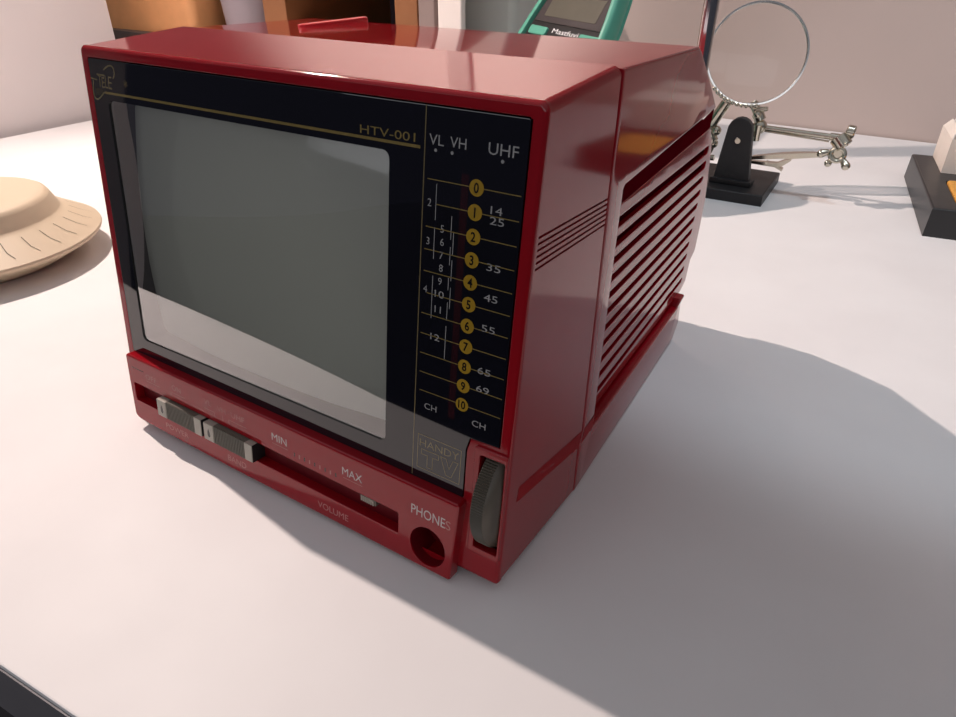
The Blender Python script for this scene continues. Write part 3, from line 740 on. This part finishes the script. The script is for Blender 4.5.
# orange bin on the left shelf
b = MB()
def bin_(x0, x1, y0, y1, z0, z1, fl, m):
    rings = []
    for t_, ins in ((0, .004), (0, 0), (1, 0)):
        e = fl*t_; z = z0+(z1-z0)*t_
        rings.append([(x, y, z) for x, y in rrect(x0-e+ins, y0-e*.2+ins, x1+e+ins*-1, y1+e*.2-ins, .010)])
    e = fl-.003
    rings.append([(x, y, z1) for x, y in rrect(x0-e, y0-e*.2+.003, x1+e, y1+e*.2-.003, .008)])
    rings.append([(x, y, z0+.003) for x, y in rrect(x0+.003, y0+.003, x1-.003, y1-.003, .008)])
    b.loft(rings, m, True, True)
bin_(-.665, -.458, .412, .53, .0792, .185, .010, M['orange'])
o = b.build('storage_bin', smooth=40); tag(o, 'orange plastic storage bin on the shelf left of the grey tub', 'bin')
b = MB(); prof = [(.0, 0), (.032, 0), (.034, .001), (.044, .10), (.0425, .101), (.033, .003), (0, .003)]
b.lathe(prof, M['frost'], (0, 0, 0), 48); o = b.build('frosted_tub', smooth=40); o.location = (-.393, .450, .0792)
tag(o, 'frosted grey plastic tub between the orange bin and the wooden upright', 'tub')
b = MB(); b.box((-.256, .50, .0792), (-.224, .56, .17), M['navy'], bevel=.002); b.box((-.2555, .4995, .12), (-.2245, .5, .15), M['dark_grey']); o = b.build('dark_box', smooth=30); tag(o, 'dark violet box inside the open wooden shelf compartment', 'box')
b = MB(); b.plate(rrect(-.1470, 0, -.1305, .22, .002), [], 0, .05, M['pale_box'], lambda x, z, d_: (x, .452-d_, z), bev=.001, back_bev=.001); b.box((-.1460, .4016, .19), (-.1315, .4021, .212), M['card'])
o = b.build('pale_carton', smooth=30); tag(o, 'narrow pale pink carton between the wooden shelf unit and white post', 'carton')
b = MB(); b.plate(rrect(-.1260, .400, -.1015, .4065, .002), [], .004, .52, M['post'], lambda x, y, z: (x, y, z), bev=.001)
b.plate(rrect(-.130, .396, -.0975, .428, .003), [], 0, .005, M['post'], lambda x, y, z: (x, y, z), bev=.001)
o = b.build('white_post', smooth=30); tag(o, 'tall white upright post standing on the desk behind the television', 'post')
b = MB(); b.plate(rrect(-.1290, .0, -.0745, .24, .012, 6), [], 0, .060, M['grey_box'], lambda x, z, d_: (x, .50-d_, z), bev=.008, back_bev=.004, segs=4)
b.box((-.122, .4398, .16), (-.084, .4402, .163), M['dark_grey'])
o = b.build('grey_case', smooth=40); tag(o, 'grey plastic case standing upright between the white post and the multimeter', 'case')

# ------------------------------------------------------------------ light
def light(name, kind, loc, energy, color, target=None, **k):
    l = bpy.data.lights.new(name, kind); l.energy = energy; l.color = color
    for a_, v_ in k.items(): setattr(l, a_, v_)
    o = bpy.data.objects.new(name, l); COL.objects.link(o); o.location = loc
    if target is not None: o.rotation_euler = (Vector(target)-Vector(loc)).to_track_quat('-Z', 'Y').to_euler()
    return o
light('desk_lamp_light', 'SPOT', (-.46, .160, .72), 21.5, (1, .825, .75), (.06, .12, 0), spot_size=math.radians(104), spot_blend=.85, shadow_soft_size=.005)
light('wall_fill', 'SPOT', (-.20, .33, .95), 62, (1, .92, .88), (-.36, .70, .40), spot_size=math.radians(50), spot_blend=.6, shadow_soft_size=.08)  # added fill; brightens the upper back wall mirrored in the cabinet top
light('side_wall_fill', 'SPOT', (-.16, .22, .50), 3.5, (1, .90, .86), (-.545, .26, .06), spot_size=math.radians(56), spot_blend=.8, shadow_soft_size=.06)  # added fill without a fixture, lifts the left wall
light('front_fill', 'AREA', (.05, -1.7, .55), 3.6, (.96, .97, 1), (.08, 0, .08), size=3.0, shape='RECTANGLE', size_y=.5)  # added frontal fill to brighten the tube and front face
light('cool_ceiling_light', 'SPOT', (.33, .30, 1.15), 8.5, (.78, .90, 1), (.24, .43, 0), spot_size=math.radians(34), spot_blend=.18, shadow_soft_size=.03)
w = bpy.data.worlds.new('room'); S.world = w; w.use_nodes = True
nt = w.node_tree; bg = nt.nodes['Background']                      # dim room, brighter towards the ceiling
tc = nt.nodes.new('ShaderNodeTexCoord'); sx = nt.nodes.new('ShaderNodeSeparateXYZ'); cr = nt.nodes.new('ShaderNodeValToRGB')
nt.links.new(tc.outputs['Generated'], sx.inputs[0]); nt.links.new(sx.outputs['Z'], cr.inputs['Fac']); nt.links.new(cr.outputs['Color'], bg.inputs[0])
cr.color_ramp.elements[0].position = .05; cr.color_ramp.elements[0].color = (.10, .10, .13, 1)
cr.color_ramp.elements[1].position = .75; cr.color_ramp.elements[1].color = (1, 1, 1.06, 1)
bg.inputs[1].default_value = .25

# ------------------------------------------------------------------ camera
cam = bpy.data.cameras.new('camera'); co = bpy.data.objects.new('camera', cam); COL.objects.link(co)
cam.sensor_fit = 'HORIZONTAL'; cam.sensor_width = 36; cam.lens = 687.9537/956*36; cam.clip_start = .005; cam.clip_end = 20
Rm = [[0.8481688821793725, 0.529719453543388, 0.0026168378414289095], [0.2774762762432268, -0.44006674226574316, -0.8540188396480544], [-0.45123880975021013, 0.7250783150041871, -0.5202354982946698]]
X, Y, Z = [Vector(r) for r in Rm]
mw = Matrix((X, -Y, -Z)).transposed().to_4x4(); mw.translation = Vector((0.23964903668519583, -0.12198629807597927, 0.16971493738955148))
co.matrix_world = mw
S.camera = co
S.view_settings.view_transform = 'Standard'; S.view_settings.look = 'None'; S.view_settings.exposure = .55; S.view_settings.gamma = 1
